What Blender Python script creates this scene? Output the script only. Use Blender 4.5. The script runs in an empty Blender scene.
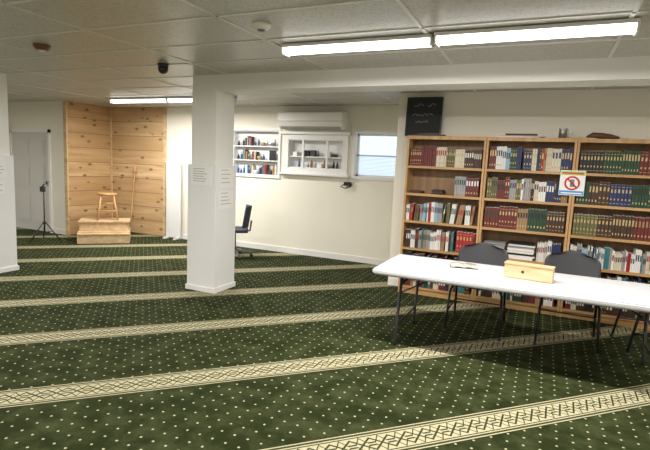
import bpy, bmesh, math, random
from mathutils import Vector as V, Matrix as M
random.seed(7)
sc=bpy.context.scene
try:
    sc.view_settings.view_transform='Standard'
except Exception: pass
pi=math.pi
# ---------------------------------------------------------------- materials
def newmat(name,col=(.8,.8,.8),rough=.6,metal=0,emit=None,es=0,spec=.5):
    m=bpy.data.materials.new(name); m.use_nodes=True
    b=m.node_tree.nodes['Principled BSDF']
    b.inputs['Base Color'].default_value=(*col,1); b.inputs['Roughness'].default_value=rough
    b.inputs['Metallic'].default_value=metal
    b.inputs['Specular IOR Level'].default_value=spec
    if emit: 
        b.inputs['Emission Color'].default_value=(*emit,1); b.inputs['Emission Strength'].default_value=es
    return m
class NT:
    def __init__(s,m): s.t=m.node_tree; s.b=s.t.nodes['Principled BSDF']
    def n(s,typ,**k):
        x=s.t.nodes.new(typ)
        for a,b in k.items(): setattr(x,a,b)
        return x
    def put(s,inp,v):
        if hasattr(v,'is_output') : s.t.links.new(v,inp)
        else: inp.default_value=v
    def m(s,op,a,b=None,c=None):
        x=s.n('ShaderNodeMath',operation=op)
        for i,v in enumerate((a,b,c)):
            if v is not None: s.put(x.inputs[i],v)
        return x.outputs[0]
    def mix(s,f,a,b,bt='MIX'):
        x=s.n('ShaderNodeMix',data_type='RGBA',blend_type=bt)
        s.put(x.inputs[0],f)
        s.put(x.inputs[6],a if hasattr(a,'is_output') else (*a,1)); s.put(x.inputs[7],b if hasattr(b,'is_output') else (*b,1))
        return x.outputs[2]
    def noise(s,vec,scale,detail=3,rough=.5):
        x=s.n('ShaderNodeTexNoise'); x.inputs['Scale'].default_value=scale; x.inputs['Detail'].default_value=detail; x.inputs['Roughness'].default_value=rough
        if vec is not None: s.t.links.new(vec,x.inputs['Vector'])
        return x.outputs['Fac']
    def ramp(s,f,stops):
        x=s.n('ShaderNodeValToRGB'); e=x.color_ramp.elements
        while len(e)<len(stops): e.new(.5)
        for i,(p,c) in enumerate(stops): e[i].position=p; e[i].color=(*c,1)
        s.put(x.inputs[0],f); return x.outputs[0]
    def bump(s,h,st=.3,d=.01):
        x=s.n('ShaderNodeBump'); x.inputs['Strength'].default_value=st; x.inputs['Distance'].default_value=d
        s.put(x.inputs['Height'],h); s.t.links.new(x.outputs[0],s.b.inputs['Normal'])
    def obj(s): return s.n('ShaderNodeTexCoord').outputs['Object']
    def map(s,vec,scale=(1,1,1),rot=(0,0,0)):
        x=s.n('ShaderNodeMapping'); x.inputs['Scale'].default_value=scale; x.inputs['Rotation'].default_value=rot
        s.t.links.new(vec,x.inputs[0]); return x.outputs[0]
    def col(s,c): s.put(s.b.inputs['Base Color'],c)

def paint(name,col,rough=.6,var=.04,bs=.05,sc_=60):
    m=newmat(name,col,rough); n=NT(m); o=n.obj()
    f=n.noise(o,1.3,4); dark=tuple(c*(1-var*2) for c in col)
    n.col(n.mix(f,dark,tuple(min(1,c*(1+var)) for c in col)))
    n.bump(n.noise(o,sc_,3),bs,.004); return m
wallM=paint('cream_wall_paint',(.83,.79,.685),.6)
whiteM=paint('white_paint',(.78,.78,.78),.45)
doorM=paint('door_paint',(.62,.61,.58),.5)
trimM=paint('trim_white',(.81,.80,.78),.4)
beamM=paint('beam_paint',(.81,.80,.76),.6)

def carpet():
    m=newmat('green_prayer_carpet',rough=.95,spec=.1); n=NT(m); o=n.obj()
    s=n.n('ShaderNodeSeparateXYZ'); n.t.links.new(o,s.inputs[0]); x,y=s.outputs[0],s.outputs[1]
    r2=1/math.sqrt(2)
    u=n.m('MULTIPLY',n.m('ADD',x,y),r2); v=n.m('MULTIPLY',n.m('SUBTRACT',y,x),r2)
    P=1.098; v0=3.185*r2
    w=n.m('SUBTRACT',n.m('MODULO',n.m('ADD',n.m('SUBTRACT',v,v0),P*40.5),P),P/2)
    aw=n.m('ABSOLUTE',w)
    tri=n.m('SUBTRACT',n.m('PINGPONG',u,.12),.06)
    tri2=n.m('MULTIPLY',n.m('ABSOLUTE',tri),1.0)
    def line(c,wd): return n.m('LESS_THAN',n.m('ABSOLUTE',c),wd)
    l1=line(n.m('SUBTRACT',w,n.m('MULTIPLY',tri,.95)),.0085); l2=line(n.m('ADD',w,n.m('MULTIPLY',tri,.95)),.0085)
    hx=n.m('MINIMUM',n.m('MULTIPLY',tri2,1.6),.058)
    l3=line(n.m('SUBTRACT',aw,n.m('SUBTRACT',.070,hx)),.0065)
    l4=line(n.m('SUBTRACT',aw,.080),.0045); l5=line(n.m('SUBTRACT',aw,.103),.0085)
    pat=n.m('MAXIMUM',n.m('MAXIMUM',l1,l2),n.m('MAXIMUM',l4,l5)); pat=n.m('MAXIMUM',pat,l3)
    band=n.m('LESS_THAN',aw,.121)
    n1=n.noise(o,1.7,4,.6); n2=n.noise(o,150,2); n3=n.noise(o,6,5,.65)
    g=n.ramp(n1,[(.3,(.0145,.0205,.0045)),(.7,(.025,.033,.009))])
    g=n.mix(n.ramp(n3,[(.42,(0,0,0)),(.66,(.85,.85,.85))]),g,(.066,.076,.030))
    g=n.mix(n.m('MULTIPLY',n2,.55),g,(.010,.016,.003))
    S=.088
    fx=n.m('SUBTRACT',n.m('FRACT',n.m('DIVIDE',n.m('ADD',x,50.),S)),.5); fy=n.m('SUBTRACT',n.m('FRACT',n.m('DIVIDE',n.m('ADD',y,50.),S)),.5)
    rr=n.m('SQRT',n.m('ADD',n.m('MULTIPLY',fx,fx),n.m('MULTIPLY',fy,fy)))
    dot=n.m('LESS_THAN',rr,.083)
    g=n.mix(dot,g,(.44,.41,.26))
    cr=n.mix(n.noise(o,60,3),(.32,.295,.175),(.62,.57,.39))
    cr=n.mix(n.m('MULTIPLY',n3,.4),cr,(.36,.325,.19))
    bc=n.mix(pat,cr,(.040,.042,.015))
    n.col(n.mix(band,g,bc)); n.bump(n.noise(o,260,2),.5,.006)
    return m
carpetM=carpet()

def ceilingmat():
    m=newmat('acoustic_ceiling_tile',rough=.36,spec=.6); n=NT(m); o=n.obj()
    f=n.noise(o,55,6,.75); f2=n.noise(o,.7,2)
    c=n.ramp(f,[(.36,(.28,.27,.245)),(.49,(.54,.52,.48)),(1,(.62,.60,.555))])
    n.col(n.mix(n.m('MULTIPLY',f2,.35),c,(.43,.41,.37))); n.bump(f,.25,.004); return m
ceilM=ceilingmat()
gridM=newmat('ceiling_tbar',(.72,.71,.67),.4)

def wood(name,c1,c2,c3,axis='x',board=None,scale=1,rough=.5,baxis=2,knots=True):
    m=newmat(name,rough=rough); n=NT(m); o=n.obj()
    st={'x':(.8,9,9),'y':(9,.8,9),'z':(9,9,.8)}[axis]; st=tuple(a*scale for a in st)
    vec=o
    bf=None
    if board:
        s=n.n('ShaderNodeSeparateXYZ'); n.t.links.new(o,s.inputs[0])
        q=n.m('DIVIDE',s.outputs[baxis],board); idx=n.m('FLOOR',q); fr=n.m('FRACT',q)
        wn=n.n('ShaderNodeTexWhiteNoise',noise_dimensions='1D'); n.t.links.new(idx,wn.inputs['W'])
        bf=wn.outputs['Value']
        a=n.n('ShaderNodeVectorMath',operation='ADD'); n.t.links.new(o,a.inputs[0])
        mm=n.n('ShaderNodeVectorMath',operation='SCALE'); n.t.links.new(wn.outputs['Color'],mm.inputs[0]); mm.inputs['Scale'].default_value=13
        n.t.links.new(mm.outputs[0],a.inputs[1]); vec=a.outputs[0]
    f=n.noise(n.map(vec,st),1.6,6,.62)
    c=n.ramp(f,[(.3,c1),(.5,c2),(.68,c3)])
    if bf is not None:
        g2=n.noise(n.map(vec,tuple(a*.35 for a in st)),1.2,3,.5)
        c=n.mix(n.ramp(g2,[(.45,(0,0,0)),(.7,(.8,.8,.8))]),c,tuple(k*.86 for k in c1))
        c=n.mix(n.m('MULTIPLY',bf,.75),c,c1)
        c=n.mix(n.m('LESS_THAN',fr,.04),c,tuple(k*.5 for k in c1))
    if knots:
        vo=n.n('ShaderNodeTexVoronoi'); vo.inputs['Scale'].default_value=5.0; vo.inputs['Randomness'].default_value=1
        ks={'x':(.75,1,1.4),'y':(1,.75,1.4),'z':(1,1,.6)}[axis]
        n.t.links.new(n.map(vec,ks),vo.inputs['Vector'])
        kn=n.ramp(vo.outputs['Distance'],[(.12,(.9,.9,.9)),(.22,(0,0,0))])
        c=n.mix(kn,c,tuple(k*.38 for k in c1))
    n.col(c); n.bump(f,.1,.003); return m
plyM=wood('pine_boards',(.52,.33,.16),(.68,.47,.26),(.79,.61,.38),'x',board=.275)
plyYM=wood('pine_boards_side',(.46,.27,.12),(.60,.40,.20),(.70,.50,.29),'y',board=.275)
pineM=wood('pine_wood',(.50,.33,.17),(.62,.44,.25),(.72,.55,.35),'x',knots=False)
stoolM=wood('stool_wood',(.40,.20,.07),(.54,.30,.12),(.66,.40,.18),'z',knots=False)
shelfM=wood('bookcase_wood',(.36,.19,.07),(.47,.27,.11),(.56,.34,.16),'x',knots=False)
shelfVM=wood('bookcase_wood_upright',(.38,.20,.08),(.50,.29,.12),(.58,.36,.17),'z',knots=False)
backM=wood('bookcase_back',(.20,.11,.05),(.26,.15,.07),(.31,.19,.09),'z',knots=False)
blackM=newmat('black_metal',(.015,.015,.016),.4)
darkM=newmat('charcoal_plastic',(.035,.036,.042),.55)
seatM=newmat('charcoal_vinyl',(.034,.034,.038),.6)
tableM=paint('table_plastic',(.66,.665,.69),.35,.02,.15,200)
greyM=newmat('grey_metal',(.22,.22,.23),.35,.6)
chromeM=newmat('brushed_steel',(.6,.6,.6),.3,.9)
paperM=newmat('paper',(.82,.82,.80),.8)
inkM=newmat('printed_ink',(.2,.2,.22),.8)
acM=newmat('ac_plastic',(.84,.83,.78),.35)
acdM=newmat('ac_vent',(.35,.35,.34),.5)
lampM=newmat('fluorescent_diffuser',(1,1,1),.4,emit=(1,.98,.94),es=5)
navyM=newmat('slate_fabric',(.030,.038,.058),.8)
redM=newmat('red_print',(.6,.03,.03),.6)
blueM=newmat('blue_print',(.08,.3,.6),.6); grnM=newmat('green_print',(.45,.55,.12),.6)
brownM=newmat('brown_leather',(.11,.045,.025),.5); rustM=newmat('russet_vinyl',(.10,.03,.02),.5)
glassB=newmat('blue_glass',(.05,.12,.30),.15); glassG=newmat('green_glass',(.05,.2,.1),.15)
glassA=newmat('amber_glass',(.35,.14,.03),.15)
goldM=newmat('gold_foil',(.50,.37,.17),.45,.2)
chalkM=newmat('chalkboard_black',(.012,.013,.014),.7); chalk=newmat('chalk',(.42,.38,.45),.9)
bedM=newmat('blind_slat',(.86,.90,.95),.6)
bn=NT(bedM); tr=bn.n('ShaderNodeBsdfTranslucent'); tr.inputs[0].default_value=(.85,.92,1,1); mx_=bn.n('ShaderNodeMixShader'); mx_.inputs[0].default_value=.6
bedM.node_tree.links.new(bn.b.outputs[0],mx_.inputs[1]); bedM.node_tree.links.new(tr.outputs[0],mx_.inputs[2]); bedM.node_tree.links.new(mx_.outputs[0],[q for q in bedM.node_tree.nodes if q.type=='OUTPUT_MATERIAL'][0].inputs[0])
PAL=dict(dbrown=(.055,.025,.015),black=(.015,.014,.014),maroon=(.13,.018,.014),red=(.36,.02,.02),dgreen=(.015,.055,.025),navy=(.018,.03,.10),
 cream=(.60,.54,.42),white=(.72,.71,.68),tan=(.33,.20,.10),lblue=(.28,.43,.55),teal=(.04,.17,.20),olive=(.12,.11,.04),grey=(.3,.3,.3),orange=(.45,.19,.06))
BK={k:newmat('book_'+k,c,.55) for k,c in PAL.items()}

# ---------------------------------------------------------------- builder
class B:
    def __init__(s): s.bm=bmesh.new(); s.mats=[]
    def mi(s,m):
        if m not in s.mats: s.mats.append(m)
        return s.mats.index(m)
    def _fin(s,geom,m,sm=False):
        i=s.mi(m)
        for f in geom: f.material_index=i; f.smooth=sm
    def box(s,x0,x1,y0,y1,z0,z1,m,bev=0,rot=None,piv=None):
        x0,x1=min(x0,x1),max(x0,x1); y0,y1=min(y0,y1),max(y0,y1); z0,z1=min(z0,z1),max(z0,z1)
        r=bmesh.ops.create_cube(s.bm,size=1); vs=r['verts']
        for v in vs: v.co=V(((x0+x1)/2+v.co.x*(x1-x0),(y0+y1)/2+v.co.y*(y1-y0),(z0+z1)/2+v.co.z*(z1-z0)))
        if bev:
            es=list({e for v in vs for e in v.link_edges})
            q=bmesh.ops.bevel(s.bm,geom=es,offset=bev,segments=2,affect='EDGES'); 
            vs=list({v for f in q['faces'] for v in f.verts}|{v for v in vs if v.is_valid})
        fs={f for v in vs for f in v.link_faces}
        if rot is not None:
            p=V(piv) if piv else V(((x0+x1)/2,(y0+y1)/2,(z0+z1)/2))
            R=rot.to_4x4() if len(rot)==3 else rot
            for v in vs: v.co=p+R@(v.co-p)
        s._fin(fs,m); return vs
    def tube(s,pts,rad,m,seg=10,cap=True,flat=None):
        pts=[V(p) for p in pts]; rings=[]
        prevn=None
        for i,p in enumerate(pts):
            if i==0: d=pts[1]-pts[0]
            elif i==len(pts)-1: d=pts[-1]-pts[-2]
            else: d=(pts[i]-pts[i-1]).normalized()+(pts[i+1]-pts[i]).normalized()
            d.normalize()
            if prevn is None: a=V((0,0,1)) if abs(d.z)<.9 else V((1,0,0))
            else: a=prevn
            n1=(a-d*a.dot(d)).normalized(); n2=d.cross(n1); prevn=n1
            r=rad[i] if isinstance(rad,(list,tuple)) else rad
            rings.append([s.bm.verts.new(p+(n1*math.cos(2*pi*k/seg)+n2*math.sin(2*pi*k/seg))*r) for k in range(seg)])
        fs=[]
        for a,b in zip(rings,rings[1:]):
            for k in range(seg): fs.append(s.bm.faces.new((a[k],a[(k+1)%seg],b[(k+1)%seg],b[k])))
        s._fin(fs,m,True)
        if cap: s._fin([s.bm.faces.new(rings[0][::-1]),s.bm.faces.new(rings[-1])],m)
    def lathe(s,x,y,z,prof,m,seg=20):
        rings=[[s.bm.verts.new((x+r*math.cos(2*pi*k/seg),y+r*math.sin(2*pi*k/seg),z+h)) for k in range(seg)] for r,h in prof]
        fs=[]
        for a,b in zip(rings,rings[1:]):
            for k in range(seg): fs.append(s.bm.faces.new((a[k],a[(k+1)%seg],b[(k+1)%seg],b[k])))
        s._fin(fs,m,True); s._fin([s.bm.faces.new(rings[0][::-1]),s.bm.faces.new(rings[-1])],m)
    def grid(s,fn,nu,nv,m,thick=.012,axis=None):
        A=[];Bk=[]
        for i in range(nu+1):
            ra=[];rb=[]
            for j in range(nv+1):
                p,nn=fn(i/nu,j/nv); p=V(p); nn=V(nn).normalized()
                ra.append(s.bm.verts.new(p+nn*thick/2)); rb.append(s.bm.verts.new(p-nn*thick/2))
            A.append(ra);Bk.append(rb)
        fs=[]
        for i in range(nu):
            for j in range(nv):
                fs.append(s.bm.faces.new((A[i][j],A[i+1][j],A[i+1][j+1],A[i][j+1])))
                fs.append(s.bm.faces.new((Bk[i][j],Bk[i][j+1],Bk[i+1][j+1],Bk[i+1][j])))
        for i in range(nu):
            fs.append(s.bm.faces.new((A[i][0],Bk[i][0],Bk[i+1][0],A[i+1][0])))
            fs.append(s.bm.faces.new((A[i][nv],A[i+1][nv],Bk[i+1][nv],Bk[i][nv])))
        for j in range(nv):
            fs.append(s.bm.faces.new((A[0][j],A[0][j+1],Bk[0][j+1],Bk[0][j])))
            fs.append(s.bm.faces.new((A[nu][j],Bk[nu][j],Bk[nu][j+1],A[nu][j+1])))
        s._fin(fs,m,True)
    def xform(s,Mx):
        for v in s.bm.verts: v.co=Mx@v.co
    def done(s,name):
        bmesh.ops.recalc_face_normals(s.bm,faces=s.bm.faces)
        me=bpy.data.meshes.new(name); s.bm.to_mesh(me); s.bm.free()
        for m in s.mats: me.materials.append(m)
        o=bpy.data.objects.new(name,me); sc.collection.objects.link(o); return o
def Rz(a): return M.Rotation(a,4,'Z')
def place(x,y,z,a): return M.Translation((x,y,z))@Rz(a)
def simple(name,boxes,m,bev=0):
    b=B()
    for q in boxes: b.box(*q,m,bev)
    return b.done(name)

# ---------------------------------------------------------------- room shell
H=2.48; XL,XR,YB,YF=-10.6,3.6,7.2,-2.6; YD=6.18
XC=-1.77; YS=6.05; T=.14
simple('floor',[(XL,XR,YF,YB,-.12,0)],carpetM)
simple('ceiling',[(XL,XR,YF,YB+.2,H,H+.12)],ceilM)
b=B()
for i in range(14):
    x=-10.52+i*1.21
    if x<XR: b.box(x-.012,x+.012,YF,YB,H-.006,H,gridM)
y=-2.2
while y<YB:
    b.box(XL,XR,y-.012,y+.012,H-.006,H,gridM); y+=.61
b.done('trim_ceiling_grid')
def wallX(name,x0,x1,y0,y1,holes,m,z1=H):
    X=sorted({x0,x1,*[h[0] for h in holes],*[h[1] for h in holes]}); Z=sorted({0,z1,*[h[2] for h in holes],*[h[3] for h in holes]})
    b=B()
    for a,c in zip(X,X[1:]):
        for d,e in zip(Z,Z[1:]):
            mx,mz=(a+c)/2,(d+e)/2
            if any(h[0]<mx<h[1] and h[2]<mz<h[3] for h in holes): continue
            b.box(a,c,y0,y1,d,e,m)
    bmesh.ops.remove_doubles(b.bm,verts=b.bm.verts,dist=1e-5)
    return b.done(name)
N1=(-5.10,-4.17,1.31,2.07); N2=(-3.97,-2.99,1.47,1.93); W=(-2.77,-1.99,1.38,2.05)
DX0,DX1=-9.66,-8.58
wallX('wall_back',-8.24,XC,YB,YB+T,[N1,N2,W],wallM)
simple('wall_mihrab_side',[(-8.24,-8.10,YD+T,YB,0,H)],wallM)
wallX('wall_door',XL,-8.10,YD,YD+T,[(DX0,DX1,0,1.90)],wallM)
simple('wall_left',[(XL-T,XL,YF,YD+T,0,H)],wallM)
simple('wall_right',[(XR,XR+T,YF,YS+T,0,H)],wallM)
simple('wall_front',[(XL-T,XR+T,YF-T,YF,0,H)],wallM)
simple('wall_shelves',[(XC,XR,YS,YS+T,0,H),(XC,XC+T,YS+T,YB+T,0,H)],wallM)
simple('baseboard_back',[(-6.66,XC,YB-.015,YB,0,.09)],trimM)
simple('baseboard_shelves',[(XC,-1.56,YS-.015,YS,0,.09)],trimM)
simple('baseboard_left',[(XL,DX0-.06,YD-.015,YD,0,.09),(DX1+.06,-8.10,YD-.015,YD,0,.09)],trimM)
simple('trim_1',[(-6.70,-6.64,YB-.035,YB,0,H)],pineM)
simple('trim_beam',[(-3.74,XR,4.47,4.80,2.31,H)],beamM)
def column(x,y,name,paper=False):
    b=B(); w=.170
    b.box(x-w,x+w,y-w,y+w,0,H if not paper else 2.31,beamM)
    b.box(x-w-.030,x+w+.030,y-w-.030,y+w+.030,0,1.48,whiteM,.004)
    b.box(x-w-.044,x+w+.044,y-w-.044,y+w+.044,0,.06,trimM,.004)
    return b.done(name)
column(-3.575,4.635,'support_column',True); column(-6.35,3.75,'support_column.001')
def paper(name,axis,a0,a1,z0,z1,c,lines=6,tilt=0):
    b=B()
    if axis=='y':
        b.box(a0,a1,c-.003,c,z0,z1,paperM)
        for i in range(lines):
            z=z1-(z1-z0)*(.12+.8*i/lines); b.box(a0+.12*(a1-a0),a0+(a1-a0)*random.uniform(.6,.9),c-.0045,c-.003,z-.005,z,inkM)
    else:
        b.box(c,c+.003,a0,a1,z0,z1,paperM)
        for i in range(lines):
            z=z1-(z1-z0)*(.12+.8*i/lines); b.box(c+.003,c+.0045,a0+.12*(a1-a0),a0+(a1-a0)*random.uniform(.6,.9),z-.005,z,inkM)
    return b.done(name)
cf=4.635-.200; cr=-3.575+.200
paper('wall_notice','y',-3.73,-3.43,1.25,1.46,cf)
paper('wall_notice.001','x',4.50,4.78,1.22,1.46,cr,4); paper('wall_notice.002','x',4.50,4.77,.98,1.19,cr,4)
paper('wall_notice.003','x',3.60,3.85,1.2,1.46,-6.35+.200,5); paper('wall_notice.004','x',3.62,3.82,1.0,1.17,-6.35+.200,4)
# door
b=B()
x0,x1=DX0,DX1; y=YD
b.box(x0-.06,x0,y-.02,y,0,1.96,trimM); b.box(x1,x1+.06,y-.02,y,0,1.96,trimM); b.box(x0-.06,x1+.06,y-.02,y,1.90,1.96,trimM)
b.box(x0+.002,x1-.002,y+.01,y+.05,0.008,1.898,doorM)
for (zz0,zz1) in ((.15,.75),(.88,1.35),(1.45,1.80)):
    for (a,c) in ((x0+.12,x0+.49),(x1-.49,x1-.12)):
        b.box(a,c,y+.002,y+.01,zz0,zz1,doorM,.003); b.box(a+.04,c-.04,y-.006,y+.002,zz0+.04,zz1-.04,doorM,.003)
b.tube([(x1-.07,y+.01,.95),(x1-.07,y-.045,.95)],[.012,.012],chromeM); b.lathe(x1-.07,y-.055,.925,[(.005,0),(.025,.01),(.028,.025),(.02,.045),(.004,.05)],chromeM)
b.done('door_1')
# ---------------------------------------------------------------- mihrab
b=B(); b.box(-8.10,-6.70,YB-.03,YB,0,H,plyM); b.box(-8.10,-8.07,YD,YB-.03,0,H,plyYM)
b.box(-8.07,-8.045,YB-.055,YB-.03,0,H,pineM); b.box(-8.13,-8.05,YD-.03,YD-.001,0,H,pineM)
b.done('mihrab_wood_paneling')
b=B()
w=.42
b.box(-w,w,-.05,.62,0,.17,pineM,.004); b.box(-w,w,.03,.62,.17,.20,pineM,.004); b.box(-w+.02,w-.02,.12,.62,.20,.36,pineM,.004)
b.box(-w,w,-.07,.62,.155,.175,pineM,.004); b.box(-w,w,.09,.62,.35,.375,pineM,.004)
b.xform(place(-6.93,5.98,0,pi/4)); b.done('wooden_step_platform')
b=B()
zt=.47
b.lathe(0,0,zt-.03,[(.15,0),(.165,.006),(.165,.026),(.155,.032)],stoolM,24)
for sx in (-1,1):
    for sy in (-1,1):
        b.tube([(sx*.10,sy*.10,zt-.03),(sx*.165,sy*.165,0)],[.017,.017],stoolM)
for z,f in ((.13,.148),(.27,.127)):
    for sx in (-1,1):
        b.tube([(sx*f,-f,z),(sx*f,f,z)],.010,stoolM); b.tube([(-f,sx*f,z+.03),(f,sx*f,z+.03)],.010,stoolM)
b.xform(place(-7.17,6.27,.382,pi/4+.1)); b.done('wooden_stool')
b=B()
b.tube([(-7.36,6.95,0),(-7.36,7.02,.5),(-7.37,7.08,1.0),(-7.37,7.11,1.22)],[.014,.013,.013,.012],stoolM)
b.lathe(-7.37,7.115,1.21,[(.012,0),(.03,.02),(.034,.05),(.022,.085),(.03,.10),(.012,.13)],stoolM,14)
b.tube([(-7.43,7.12,1.12),(-7.37,7.11,1.16),(-7.31,7.12,1.12)],.011,stoolM)
b.done('wooden_staff')
b=B(); x,y=-7.80,5.50
b.tube([(x,y,.18),(x,y,.98)],[.011,.009],blackM); b.tube([(x,y,.35),(x,y,.30)],.02,blackM)
for a in (.5,.5+2*pi/3,.5+4*pi/3):
    b.tube([(x,y,.36),(x+.27*math.cos(a),y+.27*math.sin(a),.012)],.009,blackM); b.tube([(x,y,.16),(x+.14*math.cos(a),y+.14*math.sin(a),.185)],.006,blackM)
b.tube([(x-.09,y,.90),(x,y,.98),(x+.12,y-.02,1.03)],.008,blackM); b.tube([(x+.10,y-.02,1.02),(x+.16,y-.03,1.045)],[.018,.024],darkM)
b.box(x-.06,x+.03,y-.03,y+.02,.86,.95,blackM,.006)
b.done('microphone_stand')
b=B()
b.box(-6.56,-6.22,7.10,7.13,.02,1.46,whiteM,.004); b.box(-6.57,-6.21,7.095,7.135,1.44,1.47,trimM,.003)
b.box(-6.53,-6.50,6.98,7.18,0,.03,trimM); b.box(-6.28,-6.25,6.98,7.18,0,.03,trimM)
b.done('freestanding_partition_panel')

# ---------------------------------------------------------------- back wall fittings
def bottle(b,x,y,z,h,r,m): b.lathe(x,y,z,[(r,0),(r,h*.55),(r*.9,h*.65),(r*.35,h*.78),(r*.35,h*.95),(r*.4,h)],m,12)
def niche(h,shelves,d,seed,frame=.05,sill=False,books=True,gapk=.10):
    x0,x1,z0,z1=h; b=B(); y=YB; r=random.Random(seed)
    b.box(x0,x1,y+d-.01,y+d,z0,z1,whiteM)
    for q in ((x0,x0+.012,z0,z1),(x1-.012,x1,z0,z1),(x0,x1,z0,z0+.012),(x0,x1,z1-.012,z1)): b.box(q[0],q[1],y,y+d,q[2],q[3],whiteM)
    f=frame
    b.box(x0-f,x1+f,y-.025,y,z1,z1+f,trimM,.004); b.box(x0-f,x1+f,y-.025,y,z0-f,z0,trimM,.004)
    b.box(x0-f,x0,y-.025,y,z0,z1,trimM,.004); b.box(x1,x1+f,y-.025,y,z0,z1,trimM,.004)
    if sill: b.box(x0-f-.05,x1+f+.05,y-.09,y,z0-f-.02,z0-f+.012,trimM,.005); b.box(x0-f-.04,x1+f+.04,y-.07,y,z1+f-.01,z1+f+.03,trimM,.005)
    lv=[z0+.012]+[z0+(z1-z0)*s for s in shelves]
    for z in lv[1:]: b.box(x0+.012,x1-.012,y+.005,y+d-.01,z-.018,z,trimM)
    tops=lv[1:]+[z1]
    for z,zt in zip(lv,tops):
        x=x0+.05; gap=zt-z-.05
        while x<x1-.08:
            k=r.random(); 
            if k<.35: bottle(b,x+.025,y+d*.4,z,min(gap,r.uniform(.08,.15)),.020,r.choice([glassB,glassB,glassA,darkM,greyM,chromeM])); x+=.065
            elif k<.58 and books:
                n=r.randint(2,6)
                for i in range(n):
                    hh=min(gap,r.uniform(.13,.19)); b.box(x,x+.022,y+.02,y+d-.03,z,z+hh,BK[r.choice(list(BK))]); x+=.024
                    if x>x1-.05: break
            elif k<.72: b.box(x,x+.09,y+.03,y+d-.03,z,z+min(gap,r.uniform(.04,.11)),r.choice([darkM,brownM,paperM,greyM,BK['tan']]),.004); x+=.11
            elif k<.84: b.lathe(x+.04,y+d*.4,z,[(.02,0),(.04,.03),(.045,.06),(.04,.065)],r.choice([chromeM,goldM,paperM]),14); x+=.10
            else: x+=gapk
    return b
b=niche(N1,[.34,.66],.13,8,.045,gapk=.04); b.box(-4.36,-4.22,YB+.005,YB+.015,1.57,1.74,blackM,.003); b.done('wall_niche_shelf')
b=niche(N2,[.42],.13,15,.10,True,False)
b.box(-3.72,-3.68,YB-.02,YB+.0,N2[2],N2[3],trimM,.004); b.box(-3.28,-3.24,YB-.02,YB,N2[2],N2[3],trimM,.004); b.done('wall_display_cabinet')
b=B()
prof=[(0,2.37),(-.19,2.37),(-.215,2.35),(-.225,2.22),(-.20,2.14),(-.12,2.10),(0,2.10)]
x0,x1=-4.08,-2.93
va=[b.bm.verts.new((x0,YB+p[0],p[1])) for p in prof]; vb=[b.bm.verts.new((x1,YB+p[0],p[1])) for p in prof]
fs=[b.bm.faces.new(va),b.bm.faces.new(vb[::-1])]+[b.bm.faces.new((va[i],vb[i],vb[(i+1)%7],va[(i+1)%7])) for i in range(7)]
b._fin(fs,acM)
b.box(x0+.05,x1-.05,YB-.20,YB-.13,2.108,2.125,acdM,rot=M.Rotation(-.45,4,'X')); b.box(x0+.0,x1,YB-.229,YB-.223,2.215,2.222,acdM)
for i in range(12): b.box(x0+.06,x1-.06,YB-.18+i*.013,YB-.175+i*.013,2.37,2.374,acdM)
b.done('wall_air_conditioner')
b=B(); b.tube([(-2.86,YB-.02,2.2),(-2.86,YB-.02,1.30)],.006,trimM); b.box(-2.93,-2.80,YB-.05,YB,1.22,1.28,blackM,.008)
b.tube([(-2.93,YB-.03,1.24),(-2.98,YB-.05,1.20),(-2.90,YB-.05,1.18),(-2.80,YB-.04,1.22)],.008,blackM); b.done('wall_outlet_adapter')
b=B(); x0,x1,z0,z1=W
for q in ((x0-.05,x1+.05,z1,z1+.05),(x0-.05,x1+.05,z0-.05,z0),(x0-.05,x0,z0,z1),(x1,x1+.05,z0,z1)): b.box(q[0],q[1],YB-.02,YB,q[2],q[3],trimM,.003)
for q in ((x0,x1,z1-.03,z1),(x0,x1,z0,z0+.03),(x0,x0+.03,z0,z1),(x1-.03,x1,z0,z1),(x0,x1,1.70,1.725)): b.box(q[0],q[1],YB+.07,YB+.11,q[2],q[3],trimM)
for i in range(15):
    z=z0+.045+i*.021
    b.box(x0+.03,x1-.03,YB+.035,YB+.05,z,z+.0015,bedM,rot=M.Rotation(.35,4,'X'))
b.done('window_1')

# ---------------------------------------------------------------- book cases
YFR=5.75; YBK=YS-.01
shelfX=[-1.55,-.635,.28,1.195]
levels=[.08,.255,.565,.90,1.235,1.565,1.915]
for i in range(3):
    a,c=shelfX[i],shelfX[i+1]-.004
    b=B(); t=.024
    b.box(a,a+t,YFR,YBK,0,1.935,shelfVM,.002); b.box(c-t,c,YFR,YBK,0,1.935,shelfVM,.002)
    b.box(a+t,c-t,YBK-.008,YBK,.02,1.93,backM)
    for z in levels: b.box(a+t,c-t,YFR+.002,YBK-.008,z-.012,z+.012,shelfM,.002)
    b.box(a+t,c-t,YFR+.02,YFR+.035,0,.068,shelfM)
    for z in levels[1:6]: b.box(a+t,c-t,YFR-.001,YFR+.003,z-.014,z+.014,shelfM)
    b.box(a-.0,c,YFR-.004,YFR+.003,1.895,1.935,shelfVM)
    b.done('bookcase' if i==0 else 'bookcase.%03d'%i)
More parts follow.
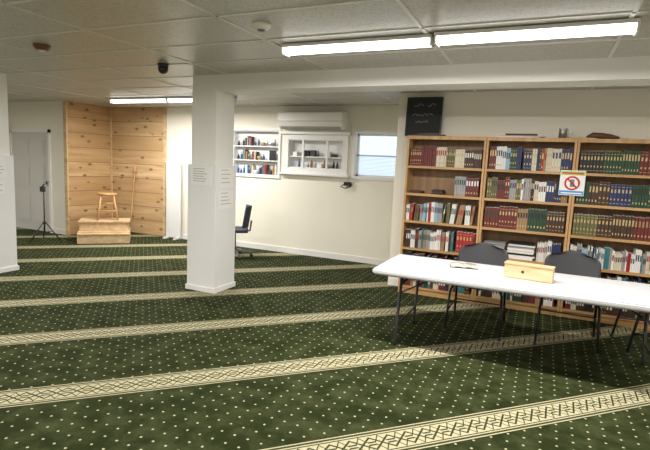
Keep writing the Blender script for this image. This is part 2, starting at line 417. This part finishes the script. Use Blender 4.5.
def book(b,x,z,w,h,d,m,y0,lean=0,style=0,label=None):
    R=M.Rotation(lean,4,'Y'); p=(x,y0,z)
    b.box(x,x+w,y0,y0+d,z,z+h,m,rot=R,piv=p)
    b.box(x+.003,x+w-.003,y0+.004,y0+d-.003,z+h-.001,z+h+.0005,paperM,rot=R,piv=p)
    if style==1:
        for q in (.12,.88): b.box(x+w*.12,x+w*.88,y0-.0012,y0,z+h*q,z+h*q+.004,goldM,rot=R,piv=p)
        b.box(x+w*.25,x+w*.75,y0-.0012,y0,z+h*.62,z+h*.78,goldM,rot=R,piv=p); b.box(x+w*.3,x+w*.7,y0-.0012,y0,z+h*.28,z+h*.36,goldM,rot=R,piv=p)
    elif style==2:
        b.box(x+w*.2,x+w*.8,y0-.0012,y0,z+h*.58,z+h*.84,label or goldM,rot=R,piv=p); b.box(x+w*.3,x+w*.7,y0-.0012,y0,z+h*.15,z+h*.24,goldM,rot=R,piv=p)
    elif label: b.box(x+w*.2,x+w*.8,y0-.0012,y0,z+h*.5,z+h*.78,label,rot=R,piv=p)
def row(b,x0,x1,z,pal,hr,wr,r,gold=.5,leanp=.0,sets=True,gapc=.01):
    x=x0
    while x<x1-.02:
        cm=r.choice(pal); g=r.choice([1,2]) if r.random()<gold else 0; h=r.uniform(*hr); w=r.uniform(*wr); n=r.randint(3,7) if sets else r.randint(1,3)
        lab=BK[r.choice(['cream','maroon','tan','black','white','dgreen','red'])] if r.random()<.6 else None
        if cm in('cream','white','grey','lblue','tan'): lab=BK[r.choice(['maroon','black','dgreen','navy','red'])]
        l=r.uniform(.05,.16) if r.random()<leanp else 0
        for k in range(n):
            ww=w*r.uniform(.9,1.1) if sets else w*r.uniform(.8,1.2); hh=h+(r.uniform(-.003,.003))
            if x+ww+hh*math.sin(l)>x1: return
            d=r.uniform(.17,.19); y0=YFR+.03+r.uniform(0,.014)
            book(b,x,z+(ww*math.sin(l)),ww,hh,d,BK[cm],y0,l,g,lab); x+=ww/math.cos(l)+.0022
        if l: x+=hh*math.sin(l)+.004
        if r.random()<gapc: x+=r.uniform(.01,.03)
def shelfbooks(i,spec,name,seed):
    b=B(); r=random.Random(seed); a,c=shelfX[i]+.03,shelfX[i+1]-.034
    for lv,items in spec.items():
        z=levels[lv]+.0125
        for it in items:
            kind=it[0]; xa=a+(c-a)*it[1]; xb=a+(c-a)*it[2]
            if kind=='row': row(b,xa,xb,z,it[3],it[4],it[5],r,**it[6])
            elif kind=='stack':
                zz=z
                for k in range(it[3]):
                    hh=r.uniform(.012,.026); o=r.uniform(-.01,.01)
                    b.box(xa+o,xb+o-.01,YFR+.04+r.uniform(0,.02),YFR+.24,zz,zz+hh,BK[r.choice(it[4])]); zz+=hh+.0005
    return b.done(name)
mixd=['dbrown','maroon','cream','tan','black','white','dgreen','navy','dbrown','teal']
S=lambda **k:k
low={1:[('row',.02,.98,mixd,(.18,.25),(.012,.03),S(gold=.3,sets=False))],0:[('row',.02,.98,mixd,(.10,.14),(.012,.03),S(gold=.1,sets=False))]}
shelfbooks(0,{5:[('row',.01,1,['dbrown','maroon','dbrown','maroon','olive','tan','cream'],(.20,.24),(.018,.026),S(gold=.9))],
 4:[('row',.66,1,['dbrown','maroon','grey'],(.21,.24),(.020,.028),S(gold=.9)),('stack',.02,.2,2,['dbrown','olive']),('stack',.34,.5,3,['black','dbrown'])],
 3:[('row',.0,.98,['white','cream','grey','lblue','olive','white','tan','red'],(.19,.25),(.010,.018),S(gold=.0,leanp=.3,sets=False,gapc=.03))],
 2:[('row',.01,.72,['white','cream','tan','white','grey','dbrown','teal'],(.20,.25),(.010,.020),S(gold=.0,leanp=.2,sets=False)),('row',.74,1,['red','maroon','red'],(.23,.25),(.022,.032),S(gold=1))],**low},'shelf_books',1)
shelfbooks(1,{5:[('row',.01,1,['maroon','cream','tan','navy','dbrown','white','dgreen','red','lblue'],(.22,.26),(.016,.026),S(gold=.5,sets=False))],
 4:[('row',.01,1,['tan','dbrown','maroon','white','olive','grey','cream','navy'],(.21,.25),(.014,.024),S(gold=.5,leanp=.12,sets=False))],
 3:[('row',.01,1,['dbrown','maroon','dgreen','tan','maroon'],(.22,.25),(.022,.032),S(gold=1))],
 2:[('stack',.03,.32,8,['white','cream','grey']),('stack',.34,.68,9,['white','grey','cream','black']),('row',.7,1,['cream','white','navy','black'],(.19,.24),(.012,.02),S(gold=.1,sets=False,leanp=.2))],**low},'shelf_books.001',2)
shelfbooks(2,{5:[('row',.01,1,['dbrown','black','dgreen','dbrown','cream','maroon'],(.21,.25),(.024,.034),S(gold=1))],
 4:[('row',.01,1,['dgreen','black','dbrown','dgreen','navy'],(.22,.25),(.024,.032),S(gold=1))],
 3:[('row',.01,1,['maroon','dbrown','maroon','dbrown','olive'],(.22,.25),(.024,.032),S(gold=1))],
 2:[('row',.01,.99,['white','lblue','cream','lblue','white','teal','red','grey'],(.18,.24),(.010,.018),S(gold=.05,leanp=.25,sets=False))],**low},'shelf_books.002',3)
# chalkboard
b=B(); R=M.Rotation(-.08,4,'X')@M.Rotation(-.0,4,'Y'); zb=1.945
b.box(-1.63,-1.21,5.93,5.945,zb,2.41,chalkM,.002,rot=R,piv=(-1.42,5.93,zb))
for q in ((-1.64,-1.20,zb,zb+.012),(-1.64,-1.20,2.402,2.416),(-1.64,-1.625,zb,2.41),(-1.215,-1.20,zb,2.41)):
    b.box(q[0],q[1],5.922,5.948,q[2],q[3],blackM,.002,rot=R,piv=(-1.42,5.93,zb))
r=random.Random(4); Rm=R.to_4x4(); P0=V((-1.42,5.93,zb))
for zz,xa,xb in ((2.32,-1.55,-1.42),(2.32,-1.38,-1.28),(2.20,-1.56,-1.30),(2.12,-1.52,-1.36)):
    pts=[]; x=xa
    while x<xb: pts.append((x,5.9265,zz+r.uniform(-.02,.02))); x+=.012
    b.tube([P0+Rm@(V(p)-P0) for p in pts],.0028,chalk,5)
b.done('chalkboard')
b=B(); b.box(-1.50,-1.12,5.78,5.88,1.936,1.955,darkM,.004); b.box(-1.44,-1.2,5.79,5.87,1.955,1.97,blackM,.003); b.done('desk_tray')
b=B(); b.box(-.55,-.10,5.79,5.98,1.936,1.946,paperM,rot=Rz(.06)); b.box(-.50,-.05,5.79,5.97,1.946,1.958,BK['cream'],rot=Rz(-.05)); b.box(-.45,-.12,5.80,5.96,1.958,1.980,BK['dbrown'],rot=Rz(.02)); b.done('paper_stack')
b=B(); b.lathe(.13,5.86,1.936,[(.036,0),(.042,.005),(.042,.105),(.045,.11),(.038,.11),(.036,.02)],chromeM)
b.tube([(.17,5.86,2.03),(.20,5.86,2.02),(.20,5.86,1.97),(.17,5.86,1.96)],.005,chromeM); b.done('steel_mug')
b=B(); b.tube([(.36,5.84,1.955),(.42,5.85,1.975),(.5,5.84,1.970),(.58,5.86,1.965),(.66,5.84,1.955)],[.014,.034,.032,.028,.010],brownM,12)
b.tube([(.28,5.81,1.943),(.75,5.88,1.943)],.007,pineM); b.done('folded_cloth')
# no-phone poster
b=B(); x0,x1,z0,z1,y=.145,.385,1.335,1.60,YFR-.006
b.box(x0,x1,y-.003,y,z0,z1,paperM); b.box(x0+.004,x1-.004,y-.0045,y-.003,z1-.05,z1-.008,grnM); b.box(x0+.004,x1-.004,y-.0045,y-.003,z0+.006,z0+.050,blueM)
b.box(x0+.02,x1-.02,y-.0055,y-.0045,z1-.038,z1-.022,redM)
cx,cz=(x0+x1)/2,(z0+z1)/2-.002
b.tube([(cx+.066*math.cos(a*pi/16),y-.006,cz+.066*math.sin(a*pi/16)) for a in range(33)],.009,redM,6)
b.tube([(cx-.047,y-.006,cz+.047),(cx+.047,y-.006,cz-.047)],.008,redM,6); b.box(cx-.02,cx+.02,y-.0045,y-.003,cz-.04,cz+.04,inkM); b.box(x0+.02,x1-.02,y-.0055,y-.0045,z0+.018,z0+.03,paperM)
b.done('no_phone_poster')

# ---------------------------------------------------------------- folding table
TZ=.68; tx0,tx1,ty0,ty1=-1.28,1.10,3.87,4.70
b=B(); b.box(tx0,tx1,ty0,ty1,TZ-.045,TZ,tableM,.012); b.box(tx0+.02,tx1-.02,ty0+.02,ty1-.02,TZ-.055,TZ-.045,greyM)
for sx,x in ((-1,tx0+.24),(1,tx1-.24)):
    xb=x-.0+sx*.03
    for y in (ty0+.10,ty1-.06):
        b.tube([(x,y,TZ-.05),(xb,y,.02),(xb,y,.0)],[.013,.013,.015],blackM)
    b.tube([(xb,ty0+.10,.17),(xb,ty1-.06,.17)],.009,blackM); b.tube([(x,ty0+.10,TZ-.12),(x,ty1-.06,TZ-.12)],.010,blackM)
    b.tube([(x,ty0+.10,TZ-.2),(x-sx*.3,(ty0+ty1)/2,TZ-.06)],.007,blackM); b.tube([(x,ty1-.06,TZ-.2),(x-sx*.3,(ty0+ty1)/2,TZ-.06)],.007,blackM)
b.done('folding_table')
b=B(); 
b.box(-.185,.185,-.05,.05,0,.125,pineM,.003); b.box(-.19,.19,-.056,.056,.118,.128,pineM,.002)
b.tube([(-.04,-.0505,.065),(-.04,-.053,.065)],.012,blackM,16); b.box(-.17,.17,-.052,-.05,.004,.012,shelfM)
b.xform(place(-.05,4.24,TZ,-.12)); b.done('wooden_donation_box')
b=B()
def pg(sx):
    def f(u,v):
        x=sx*u*.115; z=.012+.010*math.sin(min(1,u*1.3)*pi)*.8
        return ((x,-.075+v*.15,z),(0,0,1))
    return f
b.grid(pg(1),6,1,BK['cream'],.014); b.grid(pg(-1),6,1,BK['cream'],.014); b.box(-.12,.12,-.08,.08,0,.004,BK['dgreen'])
for k in range(5): b.box(.02,.10,-.055+k*.025,-.05+k*.025,.0285,.029,inkM)
b.xform(place(-.60,4.43,TZ,.2)); b.done('open_book')
def chair(name,x,y,rot,mat=None):
    mat=mat or seatM
    b=B(); w=.235
    def seat(u,v):
        a=(u-.5)*2; c=(v-.5)*2
        return ((a*w*(1-.06*(c+1)/2), c*.215*(1-.10*abs(a)**3),.45+.012*a*a-.02*max(0,-c-.6)+.012*abs(c)),(0,0,1))
    b.grid(seat,12,10,mat,.035)
    def bk(u,v):
        a=(u-.5)*2; rr=math.sqrt(max(0,1-abs((v-.5)*2)**3.2))*.55+.45
        return ((a*w*1.04*rr, .235+.06*v-.05*a*a, .53+v*.29-.025*a*a*v),(0,-1,.25))
    b.grid(bk,14,12,mat,.03)
    for s in (-1,1):
        b.tube([(s*.25,-.27,0),(s*.235,-.20,.40),(s*.215,-.14,.435),(s*.21,.12,.43),(s*.235,.20,.42),(s*.25,.29,0)],.0115,blackM)
        b.tube([(s*.215,.15,.43),(s*.215,.235,.50),(s*.20,.265,.66)],.011,blackM)
        b.tube([(s*.243,-.235,.2),(s*.243,.245,.2)],.008,blackM)
        for yy in (-.27,.29): b.lathe(s*.25,yy,0,[(.015,0),(.016,.02),(.013,.025)],darkM,10)
    b.tube([(-.21,-.13,.43),(.21,-.13,.43)],.010,blackM); b.tube([(-.21,.12,.43),(.21,.12,.43)],.010,blackM)
    b.tube([(-.243,.245,.2),(.243,.245,.2)],.008,blackM)
    b.xform(place(x,y,0,rot)); return b.done(name)
chair('stacking_chair',-.50,4.86,.0); chair('stacking_chair.001',.31,4.92,-.03); chair('stacking_chair.002',1.03,5.10,-1.45,rustM)
# office chair
b=B()
def ob(u,v):
    a=(u-.5)*2; return ((a*.21*(1-.25*v*v),.20+.05*v-.07*a*a,.50+v*.34),(0,-1,.2))
def os_(u,v):
    a=(u-.5)*2;c=(v-.5)*2; return ((a*.22*(1-.1*abs(c)**3),c*.21*(1-.12*abs(a)**3),.43+.015*a*a),(0,0,1))
b.grid(ob,12,8,navyM,.03); b.grid(os_,10,10,navyM,.05)
b.tube([(0,.12,.40),(0,.24,.44),(0,.26,.60)],.016,greyM); b.tube([(0,0,.10),(0,0,.41)],[.028,.02],greyM)
for k in range(5):
    a=k*2*pi/5+.3; e=(.27*math.cos(a),.27*math.sin(a)); b.tube([(0,0,.12),(e[0],e[1],.075)],[.022,.014],greyM); b.tube([(e[0]-.012*math.sin(a),e[1]+.012*math.cos(a),.028),(e[0]+.012*math.sin(a),e[1]-.012*math.cos(a),.028)],.028,blackM,14); b.tube([(e[0],e[1],.04),(e[0],e[1],.08)],.008,blackM)
b.xform(place(-4.44,6.35,0,-1.0)); b.done('office_chair')

# ---------------------------------------------------------------- ceiling things
def fixture(name,x0,x1,y,z=H):
    b=B(); b.box(x0,x1,y-.075,y+.075,z-.03,z-.006,trimM,.003)
    n=8
    pr=[(y+.065*math.cos(pi+pi*k/n), z-.03-.045*math.sin(pi*k/n)) for k in range(n+1)]
    va=[b.bm.verts.new((x0+.012,p[0],p[1])) for p in pr]; vb=[b.bm.verts.new((x1-.012,p[0],p[1])) for p in pr]
    b._fin([b.bm.faces.new((va[i],va[i+1],vb[i+1],vb[i])) for i in range(n)]+[b.bm.faces.new(va),b.bm.faces.new(vb[::-1])],lampM)
    b.box(x0,x0+.014,y-.07,y+.07,z-.08,z-.006,trimM,.003); b.box(x1-.014,x1,y-.07,y+.07,z-.08,z-.006,trimM,.003)
    b.done(name)
    L=bpy.data.lights.new(name+'_tube_light','AREA'); L.shape='RECTANGLE'; L.size=x1-x0-.1; L.size_y=.12; L.energy=LE; L.color=(1,.97,.92)
    o=bpy.data.objects.new(name+'_tube_light',L); o.location=((x0+x1)/2,y,z-.095); sc.collection.objects.link(o)
LE=56
fx=[(-2.0,-.80,3.50),(-.78,.42,3.47),(-6.72,-5.50,6.02),(-5.49,-4.27,6.02),(-6.6,-5.4,1.2),(-5.38,-4.18,1.2),(-2.0,-.8,.1),(-.78,.42,.1),(1.6,2.8,3.5),(-2.6,-1.4,-1.8),(-9.2,-8.0,3.2)]  # entries after the front and rear pairs: unseen fixtures added to light the room
for i,(a,c,y) in enumerate(fx): fixture('fluorescent_light_fixture'+('' if i==0 else '.%03d'%i),a,c,y)
def disc(name,x,y,r,h,m,m2=None):
    b=B(); b.lathe(x,y,H-h,[(r*.55,0),(r*.8,h*.15),(r,h*.6),(r,h)],m,24)
    if m2: b.lathe(x,y,H-h-.012,[(r*.2,0),(r*.4,.006),(r*.45,.014)],m2,16)
    return b.done(name)
disc('smoke_detector',-4.15,2.95,.07,.045,newmat('brass_trim',(.18,.06,.035),.4),trimM)
disc('smoke_detector.001',-1.86,2.92,.065,.04,acM,greyM)
b=B(); b.lathe(-3.62,3.87,H-.03,[(.05,0),(.055,.03)],darkM); b.lathe(-3.62,3.87,H-.10,[(.008,0),(.035,.012),(.05,.04),(.05,.07)],blackM); b.done('dome_camera')

# ---------------------------------------------------------------- world / camera
w=bpy.data.worlds.new('daylight'); sc.world=w; w.use_nodes=True
bg=w.node_tree.nodes['Background']; bg.inputs[0].default_value=(.74,.87,1,1); bg.inputs[1].default_value=1.3
cam=bpy.data.cameras.new('camera'); co=bpy.data.objects.new('camera',cam); sc.collection.objects.link(co); sc.camera=co
cam.sensor_width=36; cam.lens=480/650*36; cam.clip_start=.02
Rr=V((.9085,.4156,.0446)); Dn=V((.0927,-.0962,-.991)); Fw=V((-.4075,.9045,-.1259))
m=M.Identity(4)
for i in range(3): m[i][0]=Rr[i]; m[i][1]=-Dn[i]; m[i][2]=-Fw[i]
m[0][3],m[1][3],m[2][3]=0,0,1.55
co.matrix_world=m
